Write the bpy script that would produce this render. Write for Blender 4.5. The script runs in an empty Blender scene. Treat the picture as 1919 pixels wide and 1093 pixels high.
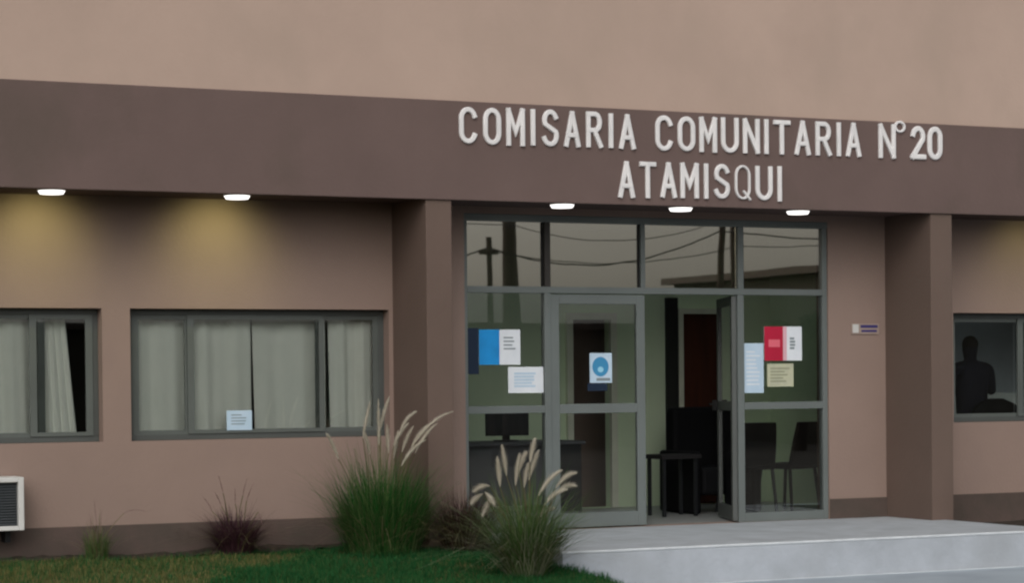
import bpy, bmesh, math, random
import numpy as np
from mathutils import Vector, Matrix
R=math.radians
sc=bpy.context.scene
rng=random.Random(7)

# ------------------------------------------------------------------ camera
CAM=Vector((-5.7572,-18.1798,1.3179)); YAW=-0.4455; PITCH=-0.0170; ROLL=-0.0097
fw=Vector((math.sin(-YAW)*math.cos(PITCH),math.cos(YAW)*math.cos(PITCH),math.sin(PITCH)))
rt=Vector((math.cos(YAW),math.sin(YAW),0)); up=rt.cross(fw)
r_=math.cos(ROLL)*rt+math.sin(ROLL)*up; u_=-math.sin(ROLL)*rt+math.cos(ROLL)*up
cd=bpy.data.cameras.new('camera'); co=bpy.data.objects.new('camera',cd); sc.collection.objects.link(co)
m=Matrix.Identity(4)
for i in range(3): m[i][0]=r_[i]; m[i][1]=u_[i]; m[i][2]=-fw[i]; m[i][3]=CAM[i]
co.matrix_world=m
cd.sensor_width=36; cd.lens=4288.58/1919*36; cd.shift_y=0.2437*1000/1919; cd.clip_start=.1; cd.clip_end=2000
sc.camera=co
# ------------------------------------------------------------------ sky, sun, exposure
SUN_EL,SUN_AZ=R(38),R(212)       # azimuth clockwise from +Y
w=bpy.data.worlds.new("World"); sc.world=w; w.use_nodes=True
nt=w.node_tree; bg=nt.nodes['Background']
sky=nt.nodes.new('ShaderNodeTexSky'); sky.sky_type='NISHITA'; sky.sun_disc=False
sky.sun_elevation=SUN_EL; sky.sun_rotation=SUN_AZ; sky.dust_density=4; sky.air_density=1.2
hs=nt.nodes.new('ShaderNodeHueSaturation'); hs.inputs['Saturation'].default_value=.22
nt.links.new(sky.outputs[0],hs.inputs['Color']); nt.links.new(hs.outputs[0],bg.inputs['Color'])
bg.inputs['Strength'].default_value=.15
sl=bpy.data.lights.new('sun','SUN'); sl.energy=.5; sl.angle=R(70); sl.color=(1,.93,.86)
so=bpy.data.objects.new('sun',sl); sc.collection.objects.link(so)
sd=Vector((math.sin(SUN_AZ)*math.cos(SUN_EL),math.cos(SUN_AZ)*math.cos(SUN_EL),math.sin(SUN_EL)))
so.rotation_euler=sd.to_track_quat('Z','Y').to_euler(); so.location=sd*30
sc.view_settings.view_transform='Standard'; sc.view_settings.look='None'
sc.view_settings.exposure=-0.14; sc.view_settings.gamma=1
sc.cycles.filter_width=2.3; sc.cycles.max_bounces=8; sc.cycles.transparent_max_bounces=16
sc.cycles.caustics_reflective=False; sc.cycles.caustics_refractive=False
sc.cycles.use_denoising=True

# ------------------------------------------------------------------ materials
def new(name):
    m=bpy.data.materials.new(name); m.use_nodes=True; return m,m.node_tree,m.node_tree.nodes['Principled BSDF']
def mat(name,c,rough=.7,c2=None,scale=3.,bump=0,bscale=40.,metal=0,detail=5,spec=.3,stain=None,sscale=(1,1,1)):
    m,nt,b=new(name); N=nt.nodes; L=nt.links
    b.inputs['Roughness'].default_value=rough; b.inputs['Metallic'].default_value=metal
    b.inputs['Specular IOR Level'].default_value=spec
    tc=N.new('ShaderNodeTexCoord'); mp=N.new('ShaderNodeMapping'); mp.inputs['Scale'].default_value=sscale
    L.new(tc.outputs['Object'],mp.inputs[0])
    if c2 is None: c2=tuple(x*.86 for x in c)
    n=N.new('ShaderNodeTexNoise'); n.inputs['Scale'].default_value=scale; n.inputs['Detail'].default_value=detail
    n.inputs['Roughness'].default_value=.6
    L.new(mp.outputs[0],n.inputs['Vector'])
    cr=N.new('ShaderNodeValToRGB'); cr.color_ramp.elements[0].position=.33; cr.color_ramp.elements[1].position=.67
    cr.color_ramp.elements[0].color=(*c2,1); cr.color_ramp.elements[1].color=(*c,1)
    L.new(n.outputs[0],cr.inputs[0]); col=cr.outputs[0]
    if stain:
        n2=N.new('ShaderNodeTexNoise'); n2.inputs['Scale'].default_value=.9; n2.inputs['Detail'].default_value=6
        mp2=N.new('ShaderNodeMapping'); mp2.inputs['Scale'].default_value=(1.3,1.3,.9); L.new(tc.outputs['Object'],mp2.inputs[0]); L.new(mp2.outputs[0],n2.inputs['Vector'])
        c3=N.new('ShaderNodeValToRGB'); c3.color_ramp.elements[0].position=.52; c3.color_ramp.elements[1].position=.75
        c3.color_ramp.elements[0].color=(0,0,0,1); c3.color_ramp.elements[1].color=(1,1,1,1)
        L.new(n2.outputs[0],c3.inputs[0])
        mx=N.new('ShaderNodeMix'); mx.data_type='RGBA'; L.new(c3.outputs[0],mx.inputs[0]); L.new(col,mx.inputs[6]); mx.inputs[7].default_value=(*stain,1)
        col=mx.outputs[2]
    L.new(col,b.inputs['Base Color'])
    if bump:
        n3=N.new('ShaderNodeTexNoise'); n3.inputs['Scale'].default_value=bscale; n3.inputs['Detail'].default_value=4; L.new(tc.outputs['Object'],n3.inputs['Vector'])
        bp=N.new('ShaderNodeBump'); bp.inputs['Strength'].default_value=bump; bp.inputs['Distance'].default_value=.01
        L.new(n3.outputs[0],bp.inputs['Height']); L.new(bp.outputs[0],b.inputs['Normal'])
    return m
def leafmat(name,cols,rough=.6,trans=0.25):
    m,nt,b=new(name); N=nt.nodes; L=nt.links
    g=N.new('ShaderNodeNewGeometry'); cr=N.new('ShaderNodeValToRGB')
    e=cr.color_ramp.elements; e[0].color=(*cols[0],1); e[1].color=(*cols[-1],1)
    for i,c in enumerate(cols[1:-1]): x=e.new((i+1)/(len(cols)-1)); x.color=(*c,1)
    L.new(g.outputs['Random Per Island'],cr.inputs[0]); L.new(cr.outputs[0],b.inputs['Base Color'])
    b.inputs['Roughness'].default_value=rough; b.inputs['Specular IOR Level'].default_value=.25
    t=N.new('ShaderNodeBsdfTranslucent'); L.new(cr.outputs[0],t.inputs[0])
    mx=N.new('ShaderNodeMixShader'); mx.inputs[0].default_value=trans
    L.new(b.outputs[0],mx.inputs[1]); L.new(t.outputs[0],mx.inputs[2]); L.new(mx.outputs[0],N['Material Output'].inputs[0])
    return m
def glassmat(name,tint,refl=1.0,ior=1.5):
    m,nt,b=new(name); N=nt.nodes; L=nt.links; N.remove(b)
    f=N.new('ShaderNodeFresnel'); f.inputs[0].default_value=ior
    mm=N.new('ShaderNodeMath'); mm.operation='MULTIPLY'; mm.inputs[1].default_value=refl; mm.use_clamp=True
    L.new(f.outputs[0],mm.inputs[0])
    t=N.new('ShaderNodeBsdfTransparent'); t.inputs[0].default_value=(*tint,1)
    g=N.new('ShaderNodeBsdfGlossy'); g.inputs['Color'].default_value=(1,.95,.86,1) if 'tinted' in name else (1,1,1,1); g.inputs['Roughness'].default_value=.012
    nz=N.new('ShaderNodeTexNoise'); nz.inputs['Scale'].default_value=1.3; tc=N.new('ShaderNodeTexCoord'); L.new(tc.outputs['Object'],nz.inputs['Vector'])
    bp=N.new('ShaderNodeBump'); bp.inputs['Strength'].default_value=.03; bp.inputs['Distance'].default_value=.01; L.new(nz.outputs[0],bp.inputs['Height']); L.new(bp.outputs[0],g.inputs['Normal'])
    mx=N.new('ShaderNodeMixShader'); L.new(mm.outputs[0],mx.inputs[0]); L.new(t.outputs[0],mx.inputs[1]); L.new(g.outputs[0],mx.inputs[2])
    L.new(mx.outputs[0],N['Material Output'].inputs[0]); return m
def emit(name,c,s):
    m,nt,b=new(name); b.inputs['Base Color'].default_value=(*c,1); b.inputs['Emission Color'].default_value=(*c,1); b.inputs['Emission Strength'].default_value=s; return m

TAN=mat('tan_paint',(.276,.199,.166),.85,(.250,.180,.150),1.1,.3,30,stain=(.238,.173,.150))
TUP=mat('tan_upper_wall',(.45,.335,.275),.85,(.41,.305,.25),1.1,.25,30,stain=(.39,.295,.24))  # lighter tan than the wall below the fascia
BRN=mat('brown_paint',(.142,.098,.088),.8,(.126,.087,.078),1.3,.25,30,stain=(.10,.075,.062))
PIL=mat('pillar_paint',(.138,.096,.078),.8,(.12,.084,.068),1.3,.25,30,stain=(.125,.09,.072))
PLI=mat('plinth_paint',(.10,.07,.06),.85,(.07,.055,.045),2.5,.3,30)
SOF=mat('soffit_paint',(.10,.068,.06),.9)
ALU=mat('grey_aluminium',(.135,.155,.15),.45,(.12,.137,.132),2,metal=.0,spec=.5)
DKA=mat('dark_aluminium',(.07,.078,.074),.5,spec=.5)
SAS=mat('sash_aluminium',(.095,.108,.10),.5,spec=.5)
SED=mat('brown_aluminium',(.045,.04,.036),.5)
RUB=mat('dark_seal',(.012,.012,.012),.8)
GLS=glassmat('clear_glass',(.95,.97,.96),1.7)
TGL=glassmat('tinted_glass',(.55,.56,.53),7.5)
CUR=mat('curtain_cloth',(.91,.91,.84),.9,(.86,.87,.80),6)
WHT=mat('white_metal',(.62,.62,.60),.5)
PAP=mat('paper_white',(.72,.76,.80),.8,(.66,.70,.75),8)
PBL=mat('paper_bluish',(.50,.62,.74),.8,(.42,.56,.68),6)
PYE=mat('paper_cream',(.52,.52,.36),.8,(.42,.43,.32),9)
BLU=mat('print_blue',(.012,.28,.68),.6,(.01,.22,.55),6)
NAV=mat('print_navy',(.008,.02,.045),.6)
RED=mat('print_red',(.46,.012,.045),.6)
PNK=mat('print_pink',(.75,.14,.19),.6)
GRY=mat('print_grey',(.22,.26,.28),.7)
LBL=mat('print_light_blue',(.30,.62,.80),.6)
LET=mat('letter_metal',(.78,.76,.75),.45,(.66,.65,.65),4)
TIL=mat('porch_concrete',(.40,.43,.46),.75,(.33,.355,.375),4.5,.5,25,stain=(.28,.30,.315))
TI2=mat('step_concrete',(.42,.45,.49),.7,(.35,.375,.405),3.5,.5,25,stain=(.33,.35,.37))
NOS=mat('nosing_white',(.62,.65,.67),.6,(.5,.53,.55),5)
PAV=mat('pavement_concrete',(.34,.39,.43),.8,(.28,.32,.36),2,.3,20)
ASP=mat('pale_dirt',(.08,.07,.055),.95,(.055,.048,.04),2,.4,20)
SOI=mat('garden_soil',(.045,.033,.024),.95,(.022,.017,.012),9,.8,18)
DRT=mat('dry_lawn_soil',(.16,.115,.04),.95,(.06,.065,.018),5,.8,25)
IWL=mat('interior_wall_paint',(.78,.90,.66),.9,(.74,.86,.62),1.5)
IFL=mat('interior_floor_tile',(.30,.31,.30),.35,(.26,.27,.265),3)
ICE=mat('interior_ceiling',(.75,.75,.70),.9)
WOD=mat('dark_wood',(.085,.022,.012),.5,(.055,.014,.008),3,sscale=(6,6,.6))
FRM=mat('cream_door_trim',(.86,.86,.72),.6)
BLK=mat('black_leather',(.006,.006,.007),.7,spec=.1)
BPL=mat('black_plastic',(.012,.013,.015),.4)
DSK=mat('dark_desk',(.010,.009,.010),.7)
GDK=mat('grey_desk_panel',(.10,.10,.11),.6)
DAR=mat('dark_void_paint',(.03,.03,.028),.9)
CLO=mat('dark_cloth',(.010,.010,.020),.9)
SKN=mat('skin',(.20,.11,.075),.6)
HAI=mat('dark_hair',(.01,.008,.007),.7)
POL=mat('weathered_pole',(.09,.065,.05),.9,(.05,.038,.03),3,sscale=(5,5,.6))
CAB=mat('cable_rubber',(.02,.02,.02),.7)
HOU=mat('render_wall',(.09,.08,.06),.9,(.07,.06,.045),1)
ROO=mat('roof_sheet',(.10,.075,.06),.7)
GRN=leafmat('lawn_blades',[(.004,.060,.016),(.007,.085,.021),(.012,.10,.024),(.05,.085,.022)],.8)
DGR=leafmat('dry_blades',[(.16,.15,.045),(.09,.11,.03),(.24,.19,.07)])
CGR=leafmat('clump_green',[(.004,.080,.008),(.007,.11,.014),(.02,.12,.02)],.8)
COL=leafmat('clump_olive',[(.045,.11,.022),(.07,.14,.035),(.13,.17,.07)])
CMI=leafmat('clump_mid',[(.018,.07,.014),(.035,.09,.022),(.08,.11,.04)])
PAL=leafmat('clump_pale',[(.12,.16,.09),(.20,.22,.14),(.28,.28,.20)])
PUR=leafmat('clump_purple',[(.030,.012,.018),(.055,.022,.030),(.09,.04,.05)])
PBR=leafmat('clump_brown',[(.022,.012,.008),(.04,.02,.014),(.035,.04,.014)])
STR=leafmat('clump_straw',[(.15,.13,.06),(.10,.10,.045),(.20,.16,.09)])
PLM=leafmat('plume_cream',[(.50,.46,.37),(.60,.56,.46),(.70,.65,.55)],.8,.35)
PPU=leafmat('plume_purple',[(.16,.09,.09),(.24,.15,.14),(.30,.2,.18)],.8,.35)
TRE=leafmat('tree_leaves',[(.012,.03,.01),(.03,.06,.018),(.02,.045,.012)])
EML=emit('lamp_diffuser',(1,.97,.93),2.2)

# ------------------------------------------------------------------ helpers
class MB:
    def __init__(s): s.v=[]; s.f=[]
    def box(s,x0,x1,y0,y1,z0,z1):
        n=len(s.v); s.v+=[(x,y,z) for x in(x0,x1) for y in(y0,y1) for z in(z0,z1)]
        s.f+=[tuple(n+i for i in q) for q in((0,1,3,2),(4,6,7,5),(0,4,5,1),(2,3,7,6),(0,2,6,4),(1,5,7,3))]; return s
    def tube(s,pts,rad,k=8,cap=True):
        pts=[Vector(p) for p in pts]; n0=len(s.v); N=len(pts)
        if not hasattr(rad,'__len__'): rad=[rad]*N
        t0=(pts[1]-pts[0]).normalized(); a=t0.orthogonal().normalized()
        for i,p in enumerate(pts):
            t=(pts[min(i+1,N-1)]-pts[max(i-1,0)]).normalized(); a=(a-t*a.dot(t)).normalized(); b=t.cross(a)
            for j in range(k):
                q=2*math.pi*j/k; s.v.append(tuple(p+(a*math.cos(q)+b*math.sin(q))*rad[i]))
        for i in range(N-1):
            for j in range(k): s.f.append((n0+i*k+j,n0+i*k+(j+1)%k,n0+(i+1)*k+(j+1)%k,n0+(i+1)*k+j))
        if cap: s.f.append(tuple(n0+j for j in range(k))[::-1]); s.f.append(tuple(n0+(N-1)*k+j for j in range(k)))
        return s
    def disc(s,c,r,z0,z1,k=28,r2=None):
        r2=r if r2 is None else r2; n=len(s.v)
        for rr,z in((r,z0),(r2,z1)):
            for j in range(k): q=2*math.pi*j/k; s.v.append((c[0]+rr*math.cos(q),c[1]+rr*math.sin(q),z))
        for j in range(k): s.f.append((n+j,n+(j+1)%k,n+k+(j+1)%k,n+k+j))
        s.f.append(tuple(n+j for j in range(k))[::-1]); s.f.append(tuple(n+k+j for j in range(k))); return s
    def rot(s,c,ang,i0=0):
        ca,sa=math.cos(ang),math.sin(ang)
        for i in range(i0,len(s.v)):
            x,y,z=s.v[i]; x-=c[0]; y-=c[1]; s.v[i]=(c[0]+x*ca-y*sa,c[1]+x*sa+y*ca,z)
        return s
    def build(s,name,m,parent=None,bevel=0,smooth=False):
        me=bpy.data.meshes.new(name); me.from_pydata(s.v,[],s.f); me.update(); me.materials.append(m)
        o=bpy.data.objects.new(name,me); sc.collection.objects.link(o)
        if smooth: me.shade_smooth()
        if parent: o.parent=parent; 
        if parent and parent.type=='EMPTY': o.matrix_parent_inverse=Matrix.Translation(-parent.location)
        if bevel:
            b=o.modifiers.new('bevel','BEVEL'); b.width=bevel; b.segments=2; b.limit_method='ANGLE'
        return o
def box(*a): return MB().box(*a)
def tag(o,label=None,cat=None,group=None,kind=None):
    if label: o['label']=label
    if cat: o['category']=cat
    if group: o['group']=group
    if kind: o['kind']=kind
    return o
def empty(name,loc,label,cat,group=None):
    o=bpy.data.objects.new(name,None); o.location=loc; o.empty_display_size=.1; sc.collection.objects.link(o); return tag(o,label,cat,group)
def copy_tree(o,dx,label=None):
    c=o.copy(); sc.collection.objects.link(c)
    c.location=o.location+Vector(dx)
    if label: c['label']=label
    for ch in list(o.children):
        d=ch.copy(); sc.collection.objects.link(d); d.parent=c
        for g in list(ch.children):
            e=g.copy(); sc.collection.objects.link(e); e.parent=d
    return c
def wall(x0,x1,z0,z1,ya,yb,holes):
    """slab between ya (front) and yb (back) with rectangular through-holes and their reveals"""
    xs=sorted({x0,x1,*[h[0] for h in holes],*[h[1] for h in holes]}); zs=sorted({z0,z1,*[h[2] for h in holes],*[h[3] for h in holes]})
    xs=[x for x in xs if x0<=x<=x1]; zs=[z for z in zs if z0<=z<=z1]
    b=MB(); idx={}
    def V(i,k,y):
        if (i,k,y) not in idx: idx[i,k,y]=len(b.v); b.v.append((xs[i],y,zs[k]))
        return idx[i,k,y]
    def solid(i,k):
        if i<0 or k<0 or i>=len(xs)-1 or k>=len(zs)-1: return False
        cx=(xs[i]+xs[i+1])/2; cz=(zs[k]+zs[k+1])/2
        return not any(h[0]<cx<h[1] and h[2]<cz<h[3] for h in holes)
    for i in range(len(xs)-1):
        for k in range(len(zs)-1):
            if not solid(i,k): continue
            b.f.append((V(i,k,ya),V(i+1,k,ya),V(i+1,k+1,ya),V(i,k+1,ya)))
            b.f.append((V(i,k,yb),V(i,k+1,yb),V(i+1,k+1,yb),V(i+1,k,yb)))
            if not solid(i-1,k): b.f.append((V(i,k,ya),V(i,k+1,ya),V(i,k+1,yb),V(i,k,yb)))
            if not solid(i+1,k): b.f.append((V(i+1,k,ya),V(i+1,k,yb),V(i+1,k+1,yb),V(i+1,k+1,ya)))
            if not solid(i,k-1): b.f.append((V(i,k,ya),V(i,k,yb),V(i+1,k,yb),V(i+1,k,ya)))
            if not solid(i,k+1): b.f.append((V(i,k+1,ya),V(i+1,k+1,ya),V(i+1,k+1,yb),V(i,k+1,yb)))
    return b

# ------------------------------------------------------------------ setting: ground, street
def grid_sheet(x0,x1,y0,y1,nx,ny,zf):
    b=MB()
    for j in range(ny+1):
        for i in range(nx+1):
            x=x0+(x1-x0)*i/nx; y=y0+(y1-y0)*j/ny; b.v.append((x,y,zf(x,y)))
    for j in range(ny):
        for i in range(nx): n=j*(nx+1)+i; b.f.append((n,n+1,n+nx+2,n+nx+1))
    return b
def lz(x,y): return -.055+.028*min(0,max(y,-4.5))+.010*math.sin(x*2.3+y*1.7)+.008*math.sin(x*5.1-y*3.3)
tag(box(-400,400,-400,400,-.75,-.45).build('ground',ASP),kind='structure')
tag(grid_sheet(-14,2.15,-4.6,.0,120,40,lz).build('lawn',DRT),kind='structure')
tag(grid_sheet(-5,2.17,-.40,.0,420,14,lambda x,y:lz(x,y)+.012+.014*math.sin(x*9+2*math.sin(x*3))*math.cos(y*20)+.010*math.sin(x*31)*math.sin(y*47+x*5)).build('garden_bed',SOI),kind='structure')
tag(grid_sheet(7.06,14,-2.42,.0,60,20,lambda x,y:-.09+.006*math.sin(x*6+y*5)).build('garden_bed',SOI),kind='structure')
tag(box(2.16,20,-7,-2.41,-.6,-.30).build('pavement',PAV),kind='structure')
tag(box(2.18,14,-2.452,-2.412,-.32,-.296).build('step_edge',NOS,bevel=.006),kind='structure')
tag(box(2.2,7.05,-2.36,-.0,-.4,-.0).build('porch_floor',TIL,bevel=.01),kind='structure')
tag(box(2.19,7.06,-2.41,-2.365,-.018,.003).build('step_edge',NOS,bevel=.008),kind='structure')
tag(box(2.2,14,-2.405,-2.36,-.4,-.0185).build('step_riser',TI2),kind='structure')
tag(box(2.05,7.46,.0,3.2,-.3,-.004).build('lobby_floor',IFL),kind='structure')
tag(box(-6,1.95,.2,3.2,-.3,-.005).build('office_floor',IFL),kind='structure')
tag(box(7.54,13,.2,3.2,-.3,-.005).build('office_floor',IFL),kind='structure')

# ------------------------------------------------------------------ building
B=empty('police_station',(4.5,0,0),'single storey tan rendered police station with a deep brown fascia band over its glazed entrance','building')
W1=(-4.4,-.752,.867,1.953); W2=(-.517,1.762,.867,1.953); W3=(7.672,11.0,.886,1.952); EN=(2.478,6.235,0,2.80)
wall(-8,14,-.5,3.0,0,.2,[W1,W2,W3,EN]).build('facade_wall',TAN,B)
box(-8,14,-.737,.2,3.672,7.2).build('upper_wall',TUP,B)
box(-8,14,-.757,-.70,2.845,3.6718).build('fascia',BRN,B,bevel=.006)
box(-8,14,-.699,-.001,2.862,2.93).build('soffit',SOF,B)
for a,b in((1.80,2.033),(6.882,7.122)): box(a,b,-.735,.01,-.45,2.861).build('pillar',PIL,B,bevel=.006)
for a,b in((-8,1.799),(2.034,2.474),(6.239,6.881),(7.123,14)):
    box(a,b,-.014,-.0005,-.4,.187).build('plinth',PLI,B)
box(-8.1,14.1,-.76,.22,7.2,7.35).build('coping',BRN,B)
for a,b in((-8,-7.85),(13.85,14)): box(a,b,.2,4,-.4,3.3).build('side_wall',TAN,B)
box(-7.85,13.85,3.85,4.0,-.4,3.3).build('rear_wall',TAN,B)
# inside partitions, ceiling
def slab_holes(x0,x1,y0,y1,z0,z1,H):
    b=MB(); xs=sorted({x0,x1,*[h[0] for h in H],*[h[1] for h in H]})
    for a,c in zip(xs,xs[1:]):
        hh=[h for h in H if h[0]<(a+c)/2<h[1]]
        if hh: b.box(a,c,y0,hh[0][2],z0,z1).box(a,c,hh[0][3],y1,z0,z1)
        else: b.box(a,c,y0,y1,z0,z1)
    return b
ADDED_SKY=[(2.6,7.3,1.1,2.9),(8.8,10.4,1.9,2.8)]  # invented ceiling openings, added to bring daylight into lobby and right office
slab_holes(-7.85,13.85,.2,3.85,2.9,3.0,ADDED_SKY).build('ceiling',ICE,B)
for h in ADDED_SKY:
    box(h[0]-.05,h[1]+.05,h[2]-.05,h[3]+.05,3.003,3.009).build('added_skylight',glassmat('added_skylight_glass',(.8,.85,.85)),B)
DA=(5.045,5.49,0,1.965); DB=(6.30,6.88,0,2.08)
wall(2.06,7.46,-.02,2.9,3.0,3.1,[DA,DB]).build('partition_wall',IWL,B)
for a in(1.98,7.46): box(a,a+.08,.2,3.85,-.02,2.9).build('partition_wall',IWL,B)
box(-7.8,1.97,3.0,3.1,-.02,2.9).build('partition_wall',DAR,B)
box(7.54,13.8,3.0,3.1,-.02,2.9).build('partition_wall',mat('blue_grey_paint',(.62,.68,.74),.9),B)
def door_trim(D,t,m):
    x0,x1,_,z1=D
    return box(x0-t,x0,2.95,2.999,0,z1+t).box(x1,x1+t,2.95,2.999,0,z1+t).box(x0,x1,2.95,2.999,z1,z1+t).build('door_frame',m,B)
door_trim(DA,.07,FRM)
door_trim((6.36,6.83,0,2.03),.055,FRM)
d=box(6.365,6.825,2.965,2.995,.01,2.025).build('inner_door',WOD,B)
MB().tube([(6.42,2.96,1.02),(6.42,2.92,1.02),(6.52,2.92,1.02)],.01).build('handle',WHT,d)
box(6.16,6.30,2.96,2.998,0,2.2).build('panelling',DAR,B)
# ---- windows
def window(H,bars,panes,name='window',yf=.12,yb=.18,t=.05):
    x0,x1,z0,z1=H; f=MB()
    f.box(x0,x1,yf,yb,z0,z0+t).box(x0,x1,yf,yb,z1-t,z1).box(x0,x0+t,yf,yb,z0+t,z1-t).box(x1-t,x1,yf,yb,z0+t,z1-t)
    w=f.build(name,DKA,B,bevel=.004)
    for a,b,pro in panes:   # sliding sashes
        s=MB(); y0=yf+.012-pro; y1=y0+.022; q=.028
        s.box(a,b,y0,y1,z0+t,z0+t+.032).box(a,b,y0,y1,z1-t-.035,z1-t).box(a,a+q+bars[0],y0,y1,z0+t+.032,z1-t-.035).box(b-q-bars[1],b,y0,y1,z0+t+.032,z1-t-.035)
        s.build('sash',SAS,w)
        box(a+q,b-q,y0+.008,y0+.012,z0+t+.03,z1-t-.03).build('pane',GLS,w)
    return w
window(W1,(.03,.03),[(-4.35,-3.3,.0),(-3.35,-2.2,.024),(-2.25,-1.19,.0),(-1.32,-.802,.024)])
window(W2,(.03,.02),[(-.467,.03,.0),(.0,1.21,.024),(1.14,1.712,.0)])
window(W3,(.04,.0),[(7.722,8.60,.0),(8.53,9.7,.024),(9.65,10.95,.0)])
# ---- curtain wall of the entrance
e=MB(); x0,x1=EN[0],EN[1]; ya,yb=.0,.09
ya=.015
e.box(x0,x0+.035,ya,yb,0,2.74).box(x1-.05,x1,ya,yb,0,2.74)
e.box(x0,x1,ya-.012,yb,2.74,2.80)
e.box(x0+.035,x1-.05,ya,yb,2.108,2.166)
for a,b in((4.240,4.285),(5.265,5.322)): e.box(a,b,ya+.001,yb,2.166,2.74)
for a,b in((3.262,3.325),(5.253,5.322)): e.box(a,b,ya+.001,yb,0,2.108)
for a,b in((x0+.035,3.262),(5.322,x1-.05)):
    e.box(a,b,ya+.002,yb,1.045,1.112); e.box(a,b,ya+.002,yb,0,.085)
F=e.build('entrance_frame',ALU,B,bevel=.004)
for a,b,c,dd in((x0+.035,3.262,2.166,2.74),(3.325,4.235,2.166,2.74),(4.285,5.253,2.166,2.74),(5.322,x1-.05,2.166,2.74),(x0+.035,3.262,1.112,2.108),(x0+.035,3.262,.085,1.045),(5.322,x1-.05,1.112,2.108),(5.322,x1-.05,.085,1.045)):
    box(a-.004,b+.004,.048,.054,c-.004,dd+.004).build('pane',TGL if c>2 else GLS,F)
box(3.268,3.325,ya+.001,yb,2.166,2.74).build('mullion',SED,F)
# dark gaskets beside upper mullions
for a in(3.249,4.222,5.322): MB().box(a,a+.012,ya+.02,yb-.03,2.17,2.735).build('seal',RUB,F)
pass
def leaf(x0,x1):
    z1=2.10; b=MB(); y0,y1=.03,.075; sw=.085
    b.box(x0,x0+sw,y0,y1,.012,z1).box(x1-sw,x1,y0,y1,.012,z1).box(x0+sw,x1-sw,y0,y1,z1-.085,z1).box(x0+sw,x1-sw,y0,y1,1.035,1.12).box(x0+sw,x1-sw,y0,y1,.012,.14)
    p=MB().box(x0+sw-.004,x1-sw+.004,.049,.055,1.118,z1-.083).box(x0+sw-.004,x1-sw+.004,.049,.055,.138,1.037)
    h=MB().tube([(x1-.05,.02,.85),(x1-.05,-.03,.87),(x1-.05,-.03,1.28),(x1-.05,.02,1.30)],.011)
    return b,p,h
b,p,h=leaf(3.328,4.283)
D1=b.build('door',ALU,B,bevel=.004); p.build('pane',GLS,D1)
b,p,h=leaf(4.33,5.25)
hinge=(5.235,.055); ang=-R(112)
for q in(b,p,h): q.rot(hinge,ang)
D2=tag(b.build('door',DKA,B,bevel=.004),'glazed door leaf standing open into the lobby'); p.build('pane',GLS,D2)
hh=MB().box(4.345,4.385,-.02,.029,1.03,1.13).tube([(4.365,-.02,1.09),(4.365,-.045,1.09),(4.47,-.045,1.09)],.011).rot(hinge,ang); hh.build('handle',RUB,D2)

# ------------------------------------------------------------------ lettering
def arc(cx,cy,rx,ry,a0,a1,n=14): return [(cx+rx*math.cos(R(a0+(a1-a0)*i/n)),cy+ry*math.sin(R(a0+(a1-a0)*i/n))) for i in range(n+1)]
G={ # strokes in a unit box, origin lower left
'C':[arc(.5,.72,.5,.28,20,180)+arc(.5,.28,.5,.28,180,340)],
'O':[arc(.5,.70,.5,.30,0,180)+arc(.5,.30,.5,.30,180,360)+[(1,.70)]],
'0':[arc(.5,.70,.5,.30,0,180)+arc(.5,.30,.5,.30,180,360)+[(1,.70)]],
'o':[arc(.5,.5,.5,.5,0,360,20)],
'Q':[arc(.5,.70,.5,.30,0,180)+arc(.5,.30,.5,.30,180,360)+[(1,.70)],[(.6,.2),(1.02,-.02)]],
'M':[[(0,0),(0,1)],[(0,1),(.5,.35),(1,1)],[(1,1),(1,0)]],
'N':[[(0,0),(0,1)],[(0,1),(1,0)],[(1,0),(1,1)]],
'I':[[(.5,0),(.5,1)]],
'S':[arc(.5,.74,.46,.26,25,210)+arc(.48,.26,.5,.26,30,-160)],
'A':[[(0,0),(.5,1)],[(.5,1),(1,0)],[(.2,.3),(.8,.3)]],
'R':[[(0,0),(0,1)],[(0,1),(.5,1)]+arc(.55,.74,.40,.26,80,-80)+[(.5,.48),(0,.48)],[(.5,.48),(1,0)]],
'T':[[(0,1),(1,1)],[(.5,1),(.5,0)]],
'U':[[(0,1)]+arc(.5,.30,.5,.30,180,360)+[(1,1)]],
'2':[arc(.5,.72,.46,.28,165,-20)+[(.02,0)],[(0,0),(1,0)]]}
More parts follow.
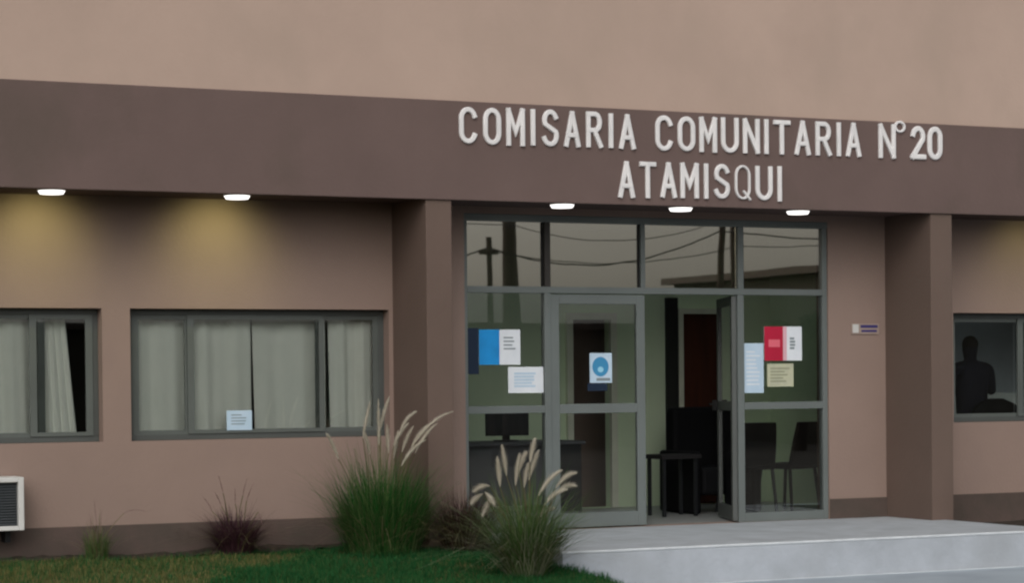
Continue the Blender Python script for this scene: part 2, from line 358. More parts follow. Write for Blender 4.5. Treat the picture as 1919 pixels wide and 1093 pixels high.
def glyph(c,x0,x1,z0,z1,th,y1,depth):
    b=MB(); h=th/2
    if c=='I': gx0,gx1=(x0+x1)/2-.001,(x0+x1)/2+.001
    else: gx0,gx1=x0+h,x1-h
    gz0,gz1=z0+h,z1-h
    for si,st in enumerate(G[c]):
        P=[Vector((gx0+(gx1-gx0)*p[0],gz0+(gz1-gz0)*p[1])) for p in st]
        Q=[P[0]]
        for p in P[1:]:
            if (p-Q[-1]).length>1e-4: Q.append(p)
        P=Q; closed=(P[0]-P[-1]).length<1e-3 and len(P)>3
        if not closed:   # square off the ends
            P[0]=P[0]-(P[1]-P[0]).normalized()*h*.96; P[-1]=P[-1]+(P[-1]-P[-2]).normalized()*h*.96
        n0=len(b.v); yf=y1-depth-.0015*si; N=len(P)
        for i,p in enumerate(P):
            if closed and i in(0,N-1): t1=(P[1]-P[0]).normalized(); t0=(P[-1]-P[-2]).normalized()
            else:
                t0=(P[i]-P[i-1]).normalized() if i else (P[1]-P[0]).normalized(); t1=(P[i+1]-P[i]).normalized() if i<N-1 else t0
            t=(t0+t1).normalized() if (t0+t1).length>1e-3 else t1; nrm=Vector((-t.y,t.x)); k=h/max(.45,nrm.dot(Vector((-t1.y,t1.x))))
            L_=p+nrm*k; R_=p-nrm*k; l2=p+nrm*k*.7; r2=p-nrm*k*.7
            b.v+=[(L_.x,y1,L_.y),(L_.x,yf+.006,L_.y),(l2.x,yf,l2.y),(r2.x,yf,r2.y),(R_.x,yf+.006,R_.y),(R_.x,y1,R_.y)]
        for i in range(N-1):
            for j in range(6): a=n0+i*6; b.f.append((a+j,a+(j+1)%6,a+6+(j+1)%6,a+6+j))
        if not closed: b.f.append(tuple(range(n0,n0+6))); b.f.append(tuple(range(n0+(N-1)*6+5,n0+(N-1)*6-1,-1)))
    return b
S=empty('lettering_sign',(4.5,-.757,3.3),'raised pale metal letters reading COMISARIA COMUNITARIA N° 20 ATAMISQUI on the brown fascia','sign')
rows=[('C',2.096,2.260,3.313,3.627),('O',2.317,2.482,3.310,3.628),('M',2.532,2.702,3.309,3.635),('I',2.757,2.805,3.319,3.635),('S',2.865,3.025,3.316,3.638),('A',3.076,3.229,3.319,3.633),('R',3.288,3.443,3.322,3.637),('I',3.505,3.549,3.323,3.630),('A',3.607,3.766,3.320,3.628),('C',3.964,4.134,3.318,3.634),('O',4.188,4.360,3.322,3.634),('M',4.405,4.579,3.320,3.638),('U',4.625,4.803,3.323,3.643),('N',4.850,5.018,3.325,3.642),('I',5.065,5.118,3.326,3.644),('T',5.165,5.339,3.327,3.641),('A',5.389,5.553,3.330,3.645),('R',5.610,5.775,3.332,3.645),('I',5.833,5.881,3.333,3.646),('A',5.936,6.095,3.334,3.648),('N',6.290,6.472,3.331,3.653),('o',6.461,6.582,3.570,3.688),('2',6.640,6.807,3.333,3.647),('0',6.831,6.995,3.334,3.649),
('A',3.595,3.754,2.900,3.223),('T',3.802,3.963,2.901,3.225),('A',4.011,4.170,2.911,3.227),('M',4.210,4.391,2.912,3.229),('I',4.445,4.493,2.912,3.230),('S',4.548,4.711,2.916,3.231),('Q',4.763,4.920,2.916,3.228),('U',4.975,5.150,2.913,3.226),('I',5.198,5.254,2.907,3.231)]
for c,a,bb,z0,z1 in rows:
    th={'Q':.021,'o':.022,'2':.047,'0':.047}.get(c,.041)
    glyph(c,a,bb,z0+.004,z1-.004,th,-.758,.022).build('degree_mark' if c=='o' else 'letter',LET,S)

# ------------------------------------------------------------------ downlights
def lamp(x,label,power):
    y=-.59; t=empty('ceiling_lamp',(x,y,2.862),label,'lamp','round lamps under the fascia')
    MB().disc((x,y),.108,2.842,2.8615,r2=.108).build('housing',WHT,t)
    MB().disc((x,y),.09,2.818,2.8415,r2=.104).build('diffuser',EML,t)
    l=bpy.data.lights.new('lamp_light','SPOT'); l.energy=power; l.color=(1,.98,.42); l.spot_size=R(112) if power>3 else R(80); l.spot_blend=1.0; l.shadow_soft_size=.09
    o=bpy.data.objects.new('lamp_light',l); sc.collection.objects.link(o); o.parent=t; o.matrix_parent_inverse=Matrix.Translation(-t.location)
    o.location=(x,y+.02,2.785); o.rotation_euler=(R(56) if power>3 else R(-8),0,0)
    return t
lamp(-1.30,'lit round ceiling lamp above the left window, leftmost along the eave',22)
lamp(.21,'lit round ceiling lamp above the middle window with the small note',22)
lamp(3.14,'lit round ceiling lamp above the closed glass door, beside the left pillar',1.5)
lamp(4.31,'lit round ceiling lamp directly below the second line of letters',1.5)
lamp(5.53,'lit round ceiling lamp above the right entrance pane with the red poster',1.5)
lamp(8.5,'lit round ceiling lamp above the right office window beyond the right pillar',8)

# ------------------------------------------------------------------ papers and small things on the glass
def sheet(name,x0,x1,z0,z1,y,m,label,cat='notice',group=None,t=.003):
    o=MB(); n=4
    o.box(x0,x1,y-t,y,z0,z1); return tag(o.build(name,m),label,cat,group)
def lines(par,x0,x1,z0,z1,y,n,m,h=.012,r=None):
    b=MB(); rr=random.Random(int(x0*1000))
    for i in range(n):
        z=z1-(i+.5)*(z1-z0)/n; b.box(x0,x0+(x1-x0)*rr.uniform(.6,1),y-.0015,y,z-h/2,z+h/2)
    b.build('printed_lines',m,par)
G1='papers taped to the glass'
YG=.0475
o=sheet('poster',2.512,2.628,1.393,1.798,YG,NAV,'dark navy poster at the left edge of the left entrance pane','poster',G1)
o=sheet('poster',2.631,3.033,1.475,1.785,YG-.001,PAP,'poster half bright blue and half white on the left entrance pane','poster',G1)
box(2.631,2.829,YG-.0065,YG-.0045,1.475,1.785).build('blue_half',BLU,o); lines(o,2.87,2.99,1.60,1.73,YG-.0042,4,GRY)
o=sheet('notice',2.912,3.258,1.224,1.455,YG-.001,PAP,'white landscape notice below the blue and white poster'); lines(o,2.97,3.2,1.27,1.41,YG-.0042,5,PBL,.018)
o=sheet('sticker',3.724,3.948,1.307,1.575,.0475,PBL,'pale blue sticker with a round blue emblem on the closed glass door','sticker',G1)
e=MB(); n=30; cx,cz=3.832,1.452
e.v=[(cx+.083*math.cos(2*math.pi*i/n),.0435,cz+.088*math.sin(2*math.pi*i/n)) for i in range(n)]+[(cx+.083*math.cos(2*math.pi*i/n),.0445,cz+.088*math.sin(2*math.pi*i/n)) for i in range(n)]
e.f=[tuple(range(n))]+[(i,i+n,(i+1)%n+n,(i+1)%n) for i in range(n)]
em=e.build('emblem',mat('emblem_blue',(.05,.26,.48),.6),o)
e=MB(); e.v=[(cx+.03*math.cos(2*math.pi*i/16),.0425,cz-.025+.026*math.sin(2*math.pi*i/16)) for i in range(16)]; e.f=[tuple(range(16))]; e.build('emblem_centre',LBL,em)
box(3.79,3.93,.0435,.0445,1.325,1.35).build('printed_lines',GRY,o)
sheet('notice',3.70,3.90,1.235,1.30,.0475,NAV,'narrow dark label below the round emblem sticker','sticker')
o=sheet('notice',5.328,5.547,1.199,1.661,YG,PBL,'tall bluish white notice beside the open doorway'); lines(o,5.36,5.51,1.26,1.60,YG-.0032,9,PAP,.012)
o=sheet('poster',5.555,5.968,1.498,1.817,YG-.001,PAP,'red and white poster on the right entrance pane','poster',G1)
box(5.555,5.759,YG-.0065,YG-.0045,1.498,1.817).build('red_half',RED,o); box(5.60,5.725,YG-.008,YG-.007,1.625,1.695).build('pink_label',PNK,o)
box(5.759,5.80,YG-.0065,YG-.0045,1.50,1.815).build('pink_edge',mat('print_pale_pink',(.72,.42,.48),.6),o); lines(o,5.835,5.90,1.60,1.72,YG-.0042,4,GRY,.02)
o=sheet('notice',5.587,5.874,1.255,1.469,YG,PYE,'cream notice below the red and white poster'); lines(o,5.62,5.84,1.29,1.44,YG-.0032,5,mat('print_olive',(.30,.31,.22),.7),.014)
o=sheet('notice',.331,.552,.94,1.106,.121-.018,PBL,'small pale blue note at the bottom of the middle window'); lines(o,.37,.51,.98,1.08,.0998,4,GRY,.008)
# wall plaque
pq=MB().box(6.49,6.80,-.012,-.0008,1.745,1.845).build('wall_plaque',mat('plaque_plate',(.36,.28,.24),.5)); tag(pq,'small plaque with two dark blue lines on the wall right of the entrance','plaque')
box(6.59,6.784,-.0145,-.0125,1.805,1.832).box(6.60,6.775,-.0145,-.0125,1.765,1.785).build('printed_lines',mat('print_violet',(.05,.04,.16),.6),pq)
MB().box(6.502,6.567,-.0150,-.0125,1.757,1.838).build('white_mark',WHT,pq)

# ------------------------------------------------------------------ curtains
def curtain(x0,x1,x0b,x1b,label,y=.25,z0=.88,z1=1.98,amp=.022,fold=.11,rot=0):
    b=MB(); nx=max(8,int((max(x1,x1b)-min(x0,x0b))/.012)); nz=14
    for k in range(nz+1):
        t=k/nz; z=z1+(z0-z1)*t
        for i in range(nx+1):
            s=i/nx; x=(x0+(x1-x0)*s)*(1-t)+(x0b+(x1b-x0b)*s)*t; x_=x0+(x1-x0)*s
            b.v.append((x,y+amp*(math.sin(2*math.pi*x_/fold+rot)+.4*math.sin(2*math.pi*x_/fold*2.3+1+rot))*(.7+.4*t),z))
    for k in range(nz):
        for i in range(nx): n=k*(nx+1)+i; b.f.append((n,n+1,n+nx+2,n+nx+1))
    o=b.build('curtain',CUR,smooth=True); m=o.modifiers.new('thick','SOLIDIFY'); m.thickness=.003
    return tag(o,label,'curtain','pale curtains behind the windows')
curtain(-4.3,-1.25,-4.3,-1.23,'long pale green curtain behind the left part of the left window',fold=.27)
curtain(-1.22,-1.005,-1.20,-.905,'narrow gathered curtain beside the dark gap of the left window',fold=.05,amp=.016)
curtain(-.50,.60,-.48,.60,'pale green curtain left of the narrow gap in the middle window',rot=1,fold=.31,amp=.016)
curtain(.612,1.28,.632,1.28,'pale green curtain right of the narrow gap in the middle window',y=.27,fold=.37,amp=.012)
curtain(1.30,1.95,1.32,1.93,'gathered curtain behind the right sash of the middle window',fold=.21,amp=.022)

# ------------------------------------------------------------------ air conditioner
A=empty('air_conditioner',(-1.80,-.2,.2),'white window air conditioner set low in the wall at the left edge','air conditioner')
x0,x1,z0,z1=-2.13,-1.475,.19,.61
MB().box(x0,x0+.045,-.30,-.018,z0,z1).box(x1-.045,x1,-.30,-.018,z0,z1).box(x0+.045,x1-.045,-.30,-.018,z1-.04,z1).box(x0+.045,x1-.045,-.30,-.018,z0,z0+.035).build('casing',WHT,A,bevel=.006)
box(x0+.045,x1-.045,-.24,-.03,z0+.035,z1-.04).build('core',mat('coil_dark',(.035,.042,.045),.5),A)
b=MB()
for i in range(16): z=z0+.045+i*.0215; b.box(x0+.05,x1-.05,-.262,-.2415,z,z+.006)
b.build('grille',mat('grille_grey',(.09,.10,.11),.5),A)
for a in(x0+.05,x1-.12): box(a,a+.04,-.16,-.0145,z0-.10,z0-.001).build('bracket',BPL,A)

# ------------------------------------------------------------------ lobby furniture
def chair(x,y,rz,label):
    t=empty('lobby_chair',(x,y,0),label,'chair','black chairs in the lobby')
    def add(b,n,m,**k):
        b.rot((0,0),rz); 
        b.v=[(a+x,c+y,z) for a,c,z in b.v]; return b.build(n,m,t,**k)
    add(MB().box(-.22,.22,-.22,.22,.43,.485),'seat',BLK,bevel=.02)
    b=MB(); n=6
    for i in range(n+1):
        s=i/n; z=.47+.43*s; yy=.20+.09*s; hw=.21-.03*s*s
        b.v+=[(-hw,yy-.02,z),(hw,yy-.02,z),(hw,yy+.02,z),(-hw,yy+.02,z)]
    for i in range(n):
        for j in range(4): a=i*4; b.f.append((a+j,a+(j+1)%4,a+4+(j+1)%4,a+4+j))
    b.f+=[(3,2,1,0),(n*4,n*4+1,n*4+2,n*4+3)]
    add(b,'backrest',BLK,bevel=.01)
    for sx in(-1,1):
        for sy in(-1,1): add(MB().tube([(sx*.19,sy*.19,.43),(sx*.215,sy*.235,0)],[.018,.015]),'leg',BPL)
    return t
chair(6.60,1.30,R(197),'black upholstered chair, the right one of the pair behind the right entrance pane')
chair(6.14,1.34,R(176),'black upholstered chair, the left one of the pair, half behind the mullion')
def desk():
    t=empty('reception_desk',(3.8,1.6,0),'dark reception desk with grey front panel behind the left entrance pane','desk')
    box(3.05,4.30,1.25,1.95,.72,.755).build('desktop',GDK,t,bevel=.006)
    box(3.10,3.93,1.33,1.35,.15,.719).build('front_panel',GDK,t)
    box(3.94,4.27,1.28,1.92,.03,.719).build('drawer_unit',BPL,t,bevel=.006); box(3.06,3.095,1.28,1.92,.0,.719).build('side_panel',DSK,t)
desk()
t=empty('computer_monitor',(3.58,1.5,.755),'black computer monitor seen from behind on the reception desk','monitor')
box(3.36,3.81,1.48,1.51,.81,1.045).build('screen',BPL,t,bevel=.006); box(3.55,3.62,1.505,1.53,.77,.9).build('stand',BPL,t); box(3.49,3.68,1.44,1.60,.756,.77).build('foot',BPL,t)
t=empty('armchair',(5.94,1.62,0),'bulky black armchair in the open doorway','armchair')
box(5.64,6.23,1.35,1.95,.18,.46).build('seat',BLK,t,bevel=.04); box(5.66,6.21,1.96,2.13,.18,1.05).build('backrest',BLK,t,bevel=.05)
for a in(5.54,6.235): box(a,a+.095,1.35,2.05,.0,.62).build('armrest',BLK,t,bevel=.03)
t=empty('side_table',(5.28,1.35,0),'low dark side table left of the armchair in the open doorway','table')
box(5.06,5.50,1.12,1.50,.56,.60).build('tabletop',DSK,t)
for a in(5.09,5.44):
    for c in(1.15,1.44): box(a,a+.03,c,c+.03,0,.559).build('leg',BPL,t)
t=empty('office_chair',(2.62,1.5,0),'dark reddish office chair beside the left edge of the reception desk','chair')
RDK=mat('dark_red_cloth',(.06,.012,.012),.9)
box(2.50,2.90,1.4,1.8,.42,.49).build('seat',RDK,t,bevel=.03); box(2.50,2.56,1.42,1.78,.50,.96).build('backrest',RDK,t,bevel=.02)
MB().tube([(2.7,1.6,.42),(2.7,1.6,.08)],.025).build('column',BPL,t)
b=MB()
for i in range(5): q=R(72*i+10); b.tube([(2.7,1.6,.09),(2.7+.26*math.cos(q),1.6+.26*math.sin(q),.035)],[.022,.016])
b.build('star_base',BPL,t)
tag(MB().disc((7.02,.42),.085,.0,.14,r2=.10).disc((7.02,.42),.103,.14,.155).build('waste_bin',BPL),'small black waste bin at the right foot of the entrance glass','bin')

# ------------------------------------------------------------------ right office: person, chair back, cabinet
def skin(name,verts,edges,m,sub=2,parent=None):
    me=bpy.data.meshes.new(name); me.from_pydata([v[:3] for v in verts],edges,[]); o=bpy.data.objects.new(name,me); sc.collection.objects.link(o)
    me.materials.append(m)
    s=o.modifiers.new('skin','SKIN'); s.use_smooth_shade=True
    for i,v in enumerate(verts):
        r=v[3]; me.skin_vertices[0].data[i].radius=(r if not isinstance(r,tuple) else r[0], r if not isinstance(r,tuple) else r[1]); me.skin_vertices[0].data[i].use_root=(i==0)
    o.modifiers.new('sub','SUBSURF').render_levels=sub; o.modifiers['sub'].levels=sub
    if parent: o.parent=parent; o.matrix_parent_inverse=Matrix.Translation(-parent.location)
    return o
px_,py_=8.56,.90
P=empty('person',(px_,py_,0),'person in dark clothes standing with their back to the right office window','person')
V=[(0,0,.95,(.185,.13)),(0,.0,1.12,(.185,.13)),(0,0,1.30,(.215,.135)),(0,.01,1.42,(.16,.10)),(0,.015,1.49,(.055,.055)),(0,.02,1.57,(.075,.085)),(0,.02,1.66,(.082,.095)),(0,.02,1.725,(.055,.065)),
 (.225,.01,1.41,.068),(.29,.05,1.17,.05),(.38,.20,1.22,.038),(.42,.25,1.27,.028),
 (-.225,.01,1.41,.068),(-.29,.03,1.14,.05),(-.24,.18,.95,.034),(-.24,.22,.88,.028),
 (.10,0,.84,.09),(.11,.01,.48,.062),(.11,.02,.09,.042),(.11,-.0,.04,.04),(.11,.16,.03,.035),
 (-.10,0,.84,.09),(-.11,.01,.48,.062),(-.11,.02,.09,.042),(-.11,.0,.04,.04),(-.11,.16,.03,.035)]
V=[(px_+a,py_+b,c,r) for a,b,c,r in V]
E=[(0,1),(1,2),(2,3),(3,4),(4,5),(5,6),(6,7),(3,8),(8,9),(9,10),(10,11),(3,12),(12,13),(13,14),(14,15),(0,16),(16,17),(17,18),(18,19),(19,20),(0,21),(21,22),(22,23),(23,24),(24,25)]
skin('body',V,E,CLO,2,P)
hv=[(px_,py_+.015,1.60,(.072,.075)),(px_,py_+.015,1.66,(.092,.10)),(px_,py_+.02,1.72,(.072,.082)),(px_,py_+.02,1.755,(.03,.04))]
skin('hair',hv,[(0,1),(1,2),(2,3)],HAI,2,P)
hb=[]
for sx,(hx,hy,hz) in((1,(.42,.25,1.27)),(-1,(-.24,.22,.88))):
    bx,by,bz=px_+hx,py_+hy,hz
    V=[(bx,by,bz,.028),(bx,by+.045,bz+.01,(.038,.018)),(bx,by+.085,bz+.012,(.040,.016))]; E=[(0,1),(1,2)]
    for i,(dx,ln) in enumerate(((-.030,.060),(-.010,.072),(.010,.068),(.030,.052))):
        n=len(V); V+=[(bx+dx,by+.105,bz+.012,.009),(bx+dx*1.15,by+.105+ln*.5,bz+.006,.0085),(bx+dx*1.2,by+.105+ln,bz-.010,.0075)]; E+=[(2,n),(n,n+1),(n+1,n+2)]
    n=len(V); V+=[(bx-sx*.045,by+.05,bz,.011),(bx-sx*.062,by+.085,bz-.008,.009)]; E+=[(1,n),(n,n+1)]
    skin('hand',V,E,SKN,1,P)
t=empty('office_chair',(8.62,.55,0),'black office chair with rounded back just inside the right office window','chair')
b=MB(); n=10
for i in range(n+1):
    s=i/n; z=.56+.55*s; hw=.30*math.sqrt(max(.02,1-(max(0,s-.55)/.46)**3)); 
    b.v+=[(8.52-hw+.0,.42,z),(8.52+hw,.42,z),(8.52+hw,.47,z),(8.52-hw,.47,z)]
for i in range(n):
    for j in range(4): a=i*4; b.f.append((a+j,a+(j+1)%4,a+4+(j+1)%4,a+4+j))
b.f+=[(3,2,1,0),(n*4,n*4+1,n*4+2,n*4+3)]
b.build('backrest',BLK,t,bevel=.01); box(8.28,8.78,.46,.72,.46,.54).build('seat',BLK,t,bevel=.03)
MB().tube([(8.52,.6,.46),(8.52,.6,.06)],.03).build('column',BPL,t)
b=MB()
for i in range(5): q=R(72*i+10); b.tube([(8.52,.6,.08),(8.52+.28*math.cos(q),.6+.28*math.sin(q),.035)],[.022,.016])
b.build('star_base',BPL,t)
tag(MB().box(9.02,9.95,1.9,2.3,0,1.13).box(9.01,9.96,1.89,2.31,1.13,1.155).build('office_cabinet',mat('cabinet_white',(.75,.8,.78),.5),bevel=.006),'low white cabinet behind the person in the right office','cabinet')

# ------------------------------------------------------------------ planting
def ribbon(b,pts,w,side):
    n0=len(b.v); N=len(pts)
    for i,p in enumerate(pts):
        s=side*(w*(1-(i/(N-1))**1.6)+.0004)
        b.v+=[tuple(p-s),tuple(p+s)]
    for i in range(N-1): a=n0+2*i; b.f.append((a,a+1,a+3,a+2))
def blade(b,base,h,lean,az,droop,w,seg=5,rr=rng):
    d=Vector((math.cos(az),math.sin(az),0)); side=Vector((-math.sin(az),math.cos(az),0)); side=(side+Vector((rr.uniform(-.6,.6),rr.uniform(-.6,.6),0))).normalized()
    pts=[]
    for i in range(seg+1):
        t=i/seg; pts.append(Vector(base)+d*(lean*h*t+droop*h*t*t*t)+Vector((0,0,h*(t-droop*.55*t**3))))
    ribbon(b,pts,w,side)
def plume(par,tip,base,root,m,r=.014,k=150,rr=rng,sag=.0):
    tip,base,root=Vector(tip),Vector(base),Vector(root); L=(tip-base).length; tip=tip+(tip-base)*.06
    hor=Vector((tip.x-base.x,tip.y-base.y,0)); b=MB(); mid=(tip+base)/2+Vector((0,0,1))*hor.length*.22-hor*.10; pts=[]; N=12
    for i in range(N+1): t=i/N; pts.append(base*(1-t)**2+mid*2*t*(1-t)+tip*t*t)
    prof=[.30,.62,.88,1,1,.96,.90,.82,.72,.60,.46,.28,.06]
    b.tube(pts,[r*.28*q for q in prof],5)
    for _ in range(k):
        t=rr.random()**1.1; f=t*N; i=min(N-1,int(f)); p=pts[i].lerp(pts[i+1],f-i); ax=(pts[i+1]-pts[i]).normalized()
        rad=r*(prof[i]+(prof[i+1]-prof[i])*(f-i)); o=Vector((rr.gauss(0,1),rr.gauss(0,1),rr.gauss(0,1))); o=(o-ax*o.dot(ax)).normalized()
        e_=p+o*rad*rr.uniform(.7,1.5)+ax*(rad*rr.uniform(1.0,3.2)+.008); s=ax.cross(o).normalized()*rr.uniform(.0008,.0018); n=len(b.v)
        b.v+=[tuple(p+o*rad*.2-s),tuple(p+o*rad*.2+s),tuple(e_)]; b.f.append((n,n+1,n+2))
    o_=b.build('seed_head',m,par)
    return base,root
def stem(b,base,root):
    c=Vector((root.x*.55+base.x*.45,root.y*.6+base.y*.4,root.z+(base.z-root.z)*.65)); n=8
    pts=[root*(1-t)**2+c*2*t*(1-t)+base*t*t for t in[i/n for i in range(n+1)]]; b.tube(pts,[.0035]*(n+1),4)
def clump(label,c,blades,plumes,pm,kw,mats,group='ornamental grasses along the wall'):
    t=empty('ornamental_grass',c,label,'grass plant',group)
    for (n,r,h0,h1,lean,droop,w),m in zip(blades,mats):
        b=MB()
        for _ in range(n):
            az=rng.uniform(0,2*math.pi); q=math.sqrt(rng.random()); a2=az+rng.gauss(0,.75)
            blade(b,(c[0]+r*q*math.cos(az),c[1]+r*q*math.sin(az),c[2]-.02),(h0+(h1-h0)*rng.random()**1.3)*(1-.2*q)*rng.choice((1,1,1,.7)),lean*(.25+.75*q)*rng.uniform(.2,1.4),a2,droop*rng.uniform(.0,1.7)*(.3+.7*q),w*rng.uniform(.6,1.2))
        b.build('blades',m,t)
    b=MB()
    for _ in range(int(blades[0][0]*.06)+12):   # dead, bent blades
        az=rng.uniform(0,6.28); q=rng.random(); r0=blades[0][1]
        blade(b,(c[0]+r0*q*math.cos(az),c[1]+r0*q*math.sin(az),c[2]),rng.uniform(.5,.95)*blades[0][3],rng.uniform(.3,.9),az,rng.uniform(.5,1.5),.003)
    for tip,base in plumes:
        root=Vector((c[0]+rng.uniform(-.08,.08),c[1]+rng.uniform(-.06,.06),c[2]))
        plume(t,tip,base,root,pm,**kw); stem(b,Vector(base),root)
    b.build('stems',STR,t)
    return t
c3=[((1.147,-1.070,1.158),(1.084,-1.070,0.881)),((1.246,-1.010,1.170),(1.247,-1.010,0.820)),((1.360,-0.950,1.194),(1.282,-0.950,0.935)),((1.620,-0.890,1.077),(1.485,-0.890,0.939)),((1.874,-1.040,1.070),(1.553,-1.040,0.836)),((1.556,-0.980,0.953),(1.460,-0.980,0.759)),((0.835,-0.920,0.908),(0.929,-0.920,0.709)),((1.616,-1.070,0.844),(1.416,-1.070,0.649)),((1.497,-1.010,0.980),(1.377,-1.010,0.813)),((1.702,-0.950,0.963),(1.553,-0.950,0.782)),((1.166,-0.890,0.928),(1.215,-0.890,0.745)),((1.734,-1.040,0.972),(1.552,-1.040,0.749)),((1.331,-0.980,0.969),(1.342,-0.980,0.753)),((1.449,-0.920,0.914),(1.413,-0.920,0.706)),((1.390,-1.070,0.005),(1.331,-1.070,0.150))]
c5=[((1.422,-2.890,0.753),(1.441,-2.890,0.547)),((1.490,-2.830,0.837),(1.523,-2.830,0.622)),((1.659,-2.770,0.768),(1.625,-2.770,0.546)),((1.741,-2.710,0.781),(1.686,-2.710,0.646)),((1.745,-2.860,0.884),(1.703,-2.860,0.714)),((1.800,-2.800,0.790),(1.722,-2.800,0.584)),((1.744,-2.740,0.693),(1.711,-2.740,0.526)),((1.941,-2.890,0.645),(1.757,-2.890,0.471)),((2.093,-2.830,0.623),(1.930,-2.830,0.519)),((2.122,-2.770,0.527),(1.977,-2.770,0.491)),((1.965,-2.710,0.356),(1.843,-2.710,0.292)),((1.251,-2.860,0.520),(1.373,-2.860,0.552)),((1.260,-2.800,0.435),(1.343,-2.800,0.495)),((1.369,-2.740,0.337),(1.445,-2.740,0.474)),((1.984,-2.890,0.504),(1.805,-2.890,0.398)),((1.416,-2.830,0.419),(1.343,-2.830,0.512))]
c2=[((0.078,-0.440,0.573),(0.113,-0.440,0.442)),((0.335,-0.380,0.542),(0.301,-0.380,0.413)),((0.414,-0.320,0.503),(0.353,-0.320,0.365)),((0.104,-0.260,0.435),(0.157,-0.260,0.325)),((0.457,-0.410,0.169),(0.422,-0.410,0.279)),((0.243,-0.350,0.465),(0.246,-0.350,0.348)),((-0.001,-0.290,0.396),(0.070,-0.290,0.285))]
c1=[((-0.937,-0.390,0.408),(-0.922,-0.390,0.217)),((-0.865,-0.330,0.318),(-0.876,-0.330,0.148)),((-0.498,-0.270,0.303),(-0.665,-0.270,0.296)),((-0.928,-0.210,0.293),(-0.909,-0.210,0.143))]
c4=[((1.800,-1.240,0.316),(1.836,-1.240,0.163)),((1.970,-1.180,0.329),(1.949,-1.180,0.177)),((2.117,-1.120,0.234),(2.067,-1.120,0.126)),((1.808,-1.060,0.220),(1.859,-1.060,0.109))]
clump('tall green fountain grass with cream plumes below the right end of the middle window',(1.30,-.95,-.09),[(2300,.24,.30,.92,.26,.28,.0046),(1300,.29,.45,1.12,.36,.36,.0030),(700,.26,.6,1.20,.36,.30,.0022),(260,.22,.25,.60,.8,.9,.003)],c3,PLM,dict(r=.023,k=420),[CGR,CMI,COL,CGR])
clump('green fountain grass with cream plumes at the left corner of the steps, nearest the camera',(1.70,-2.8,-.15),[(420,.10,.38,.78,.30,.40,.0042),(1100,.12,.50,1.02,.46,.50,.0034),(420,.12,.50,.92,.80,.8,.0032),(160,.1,.55,.95,.5,.9,.004)],c5,PLM,dict(r=.028,k=480),[CMI,COL,PAL,PAL])
clump('dark purple fountain grass standing alone against the wall below the middle window',(.24,-.36,-.07),[(1000,.11,.24,.50,.40,.45,.0040),(240,.11,.34,.58,.7,.7,.0026)],c2,PPU,dict(r=.008,k=60),[PUR,PUR])
clump('dark brownish purple grass between the two green plumed clumps',(1.93,-1.16,-.09),[(1500,.15,.28,.66,.36,.40,.0044),(360,.15,.38,.74,.5,.5,.0028)],c4,PPU,dict(r=.008,k=60),[PBR,PUR])
clump('thin straw coloured grass tuft with one stalk bent over, left of the purple grass',(-.90,-.31,-.07),[(190,.075,.15,.38,.28,.3,.0030),(110,.07,.25,.48,.3,.3,.0022)],c1,PPU,dict(r=.006,k=40),[COL,STR])

# lawn
def lawn(name,n,xr,yr,m,h0,h1,test,label_kind='stuff'):
    b=MB(); r=random.Random(11); c=0
    while c<n:
        x=r.uniform(*xr); y=r.uniform(*yr)
        if not test(x,y,r): continue
        c+=1; z=lz(x,y)-.004; h=r.uniform(h0,h1)*(.55+.9*tuft(x,y)); az=r.uniform(0,6.28); l=r.uniform(.1,.9)*h; w=.0022
        dx,dy=math.cos(az),math.sin(az); sx,sy=-math.sin(az+r.uniform(-1,1))*w,math.cos(az)*w; k=len(b.v)
        b.v+=[(x-sx,y-sy,z),(x+sx,y+sy,z),(x+dx*l*.35+sx*.7,y+dy*l*.35+sy*.7,z+h*.6),(x+dx*l*.35-sx*.7,y+dy*l*.35-sy*.7,z+h*.6),(x+dx*l,y+dy*l,z+h)]
        b.f+=[(k,k+1,k+2,k+3),(k+3,k+2,k+4)]
    o=b.build(name,m); o['kind']=label_kind; return o
def dry(x,y): # worn yellow band in front of the bed, towards the left
    edge=.62+.25*math.sin(y*5)
    v=.75*math.tanh((edge-x)*4)-1.5*max(0,-y-.70-.10*math.sin(x*5)-1.7*max(0,-.05-x))
    return v+.28*math.sin(x*7.3-y*6.1+math.sin(x*3))+.2*math.sin(x*17+y*23)+.12*math.sin(x*37-y*41)
def tuft(x,y): return .5+.5*math.sin(x*6.1+2*math.sin(y*5))*math.sin(y*7.7+1.5*math.sin(x*4))
tag(lawn('lawn_grass',62000,(-2.6,2.15),(-4.3,-.14),GRN,.025,.065,lambda x,y,r:(r.random()<(1.0 if dry(x,y)<.0 else .30)) and y<-.30-.12*r.random()-.06*math.sin(x*9)),'short green lawn grass in front of the building','grass')
tag(lawn('dry_grass',16000,(-3.2,1.4),(-2.6,-.36),DGR,.02,.045,lambda x,y,r:dry(x,y)>-.45+r.random()*.8),'patchy yellowed grass at the lower left','grass')

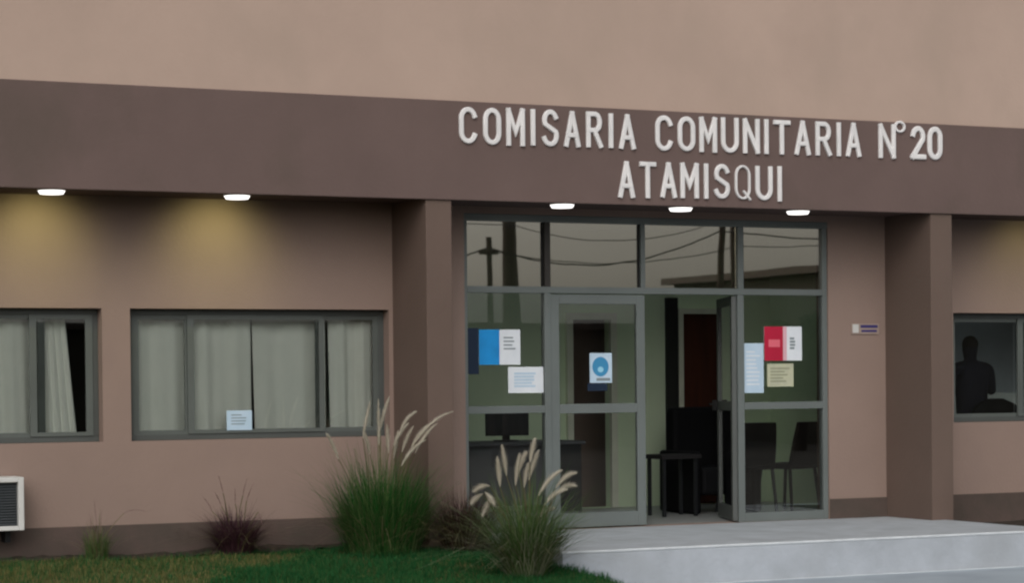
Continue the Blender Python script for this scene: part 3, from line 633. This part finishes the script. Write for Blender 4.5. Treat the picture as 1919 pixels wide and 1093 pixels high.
# ------------------------------------------------------------------ street opposite (seen mirrored in the glass)
def pole(x,y,h,r0,r1,lean,label,arm=None):
    t=empty('utility_pole',(x,y,-.45),label,'utility pole','poles across the street')
    MB().tube([(x,y,-.5),(x+lean*.5,y,h*.5),(x+lean,y,h)],[r0,(r0+r1)/2,r1],12).build('shaft',POL,t)
    if arm: box(x+lean-arm,x+lean+arm,y-.05,y+.05,h-.35,h-.25).build('crossarm',POL,t)
pole(14.5,-25,4.35,.075,.06,-.1,'thin short wooden pole across the street, mirrored in the upper left pane',.22)
pole(14.98,-25.2,8.5,.17,.11,.0,'thick tall wooden pole across the street, mirrored in the upper left pane')
pole(15.42,-25.4,8,.065,.05,-.45,'leaning thin pole beside the thick one across the street')
pole(19.75,-25,8.2,.10,.07,.55,'leaning pole across the street mirrored right of the open doorway')
pole(20.55,-25.2,8.0,.11,.08,-.1,'straight pole across the street mirrored at the right mullion')
def cable(pts,label,r=.022):
    b=MB(); P=[]
    for (a,c,s) in pts:
        a,c=Vector(a),Vector(c)
        for i in range(17): t=i/16; p=a.lerp(c,t); p.z-=s*4*t*(1-t); P.append(p)
    Q=[P[0]]
    for p in P[1:]:
        if (p-Q[-1]).length>.01: Q.append(p)
    return tag(b.tube(Q,r,6).build('cable',CAB),label,'cable','cables across the street')
cable([((6,-25,3.1),(14.4,-25,4.15),.5),((14.4,-25,4.15),(20,-25,4.6),.55),((20,-25,4.6),(32,-25,5.2),.4)],'lowest cable strung between the poles across the street',.016)
cable([((6,-25,5.2),(15,-25,4.62),.15),((15,-25,4.62),(20.3,-25,4.95),.45),((20.3,-25,4.95),(32,-25,4.9),.2)],'upper cable strung between the poles across the street',.010)
cable([((14.5,-24.9,4.05),(20.4,-24.9,4.25),.3),((20.4,-24.9,4.25),(33,-24.9,4.9),.1)],'middle cable strung between the poles across the street',.010)
hz=empty('low_house',(10,-36,-.45),'low house with a shallow roof on the far side of the street','house')
wall(2,26,-.5,2.7,-36,-35.8,[(6,7.2,.8,1.9),(11,12,-.4,1.8),(15,16.4,.8,1.9),(21,22.2,.8,1.9)]).build('wall',HOU,hz)
box(1.6,26.4,-42,-35.4,2.7,2.86).build('roof',ROO,hz); box(2,26,-42,-41.8,-.5,2.7).build('wall',HOU,hz)
hz=empty('tall_house',(32,-34,-.45),'taller dark house further along the far side of the street','house')
box(28.5,37,-42,-34,-.5,4.2).build('wall',HOU,hz); box(28.2,37.3,-42.3,-33.7,4.2,4.4).build('roof',ROO,hz)
tag(box(-40,2,-34.2,-34,-.5,1.9).build('street_wall',HOU),'long low rendered wall on the far side of the street','wall')
def tree(x,y,h,r,label):
    t=empty('tree',(x,y,-.45),label,'tree','trees across the street')
    b=MB().tube([(x,y,-.5),(x+.1,y,h*.3),(x,y+.1,h*.6)],[.2,.15,.08],8)
    for i in range(6): q=i*1.05; b.tube([(x+.05,y,h*.35),(x+r*.6*math.cos(q),y+r*.6*math.sin(q),h*.7)],[.07,.03],5)
    b.build('trunk',POL,t); b=MB(); cl=[(x+rng.uniform(-.7,.7)*r,y+rng.uniform(-.7,.7)*r,h*.68+rng.uniform(-.3,.32)*h,r*rng.uniform(.3,.5)) for _ in range(14)]
    for _ in range(3500):
        c=cl[rng.randrange(14)]; v=Vector((rng.gauss(0,1),rng.gauss(0,1),rng.gauss(0,.8))).normalized()*c[3]*rng.uniform(.5,1.1); p=Vector(c[:3])+v
        a=Vector((rng.gauss(0,1),rng.gauss(0,1),rng.gauss(0,1))).normalized()*.09; d=a.orthogonal().normalized()*.06; n=len(b.v)
        b.v+=[tuple(p-a),tuple(p+d),tuple(p+a),tuple(p-d)]; b.f.append((n,n+1,n+2,n+3))
    b.build('crown',TRE,t)
tree(25.2,-30,2.6,.8,'bushy dark tree across the street mirrored in the upper right pane')
tree(3,-33,4.2,1.9,'broad dark tree over the low street wall')
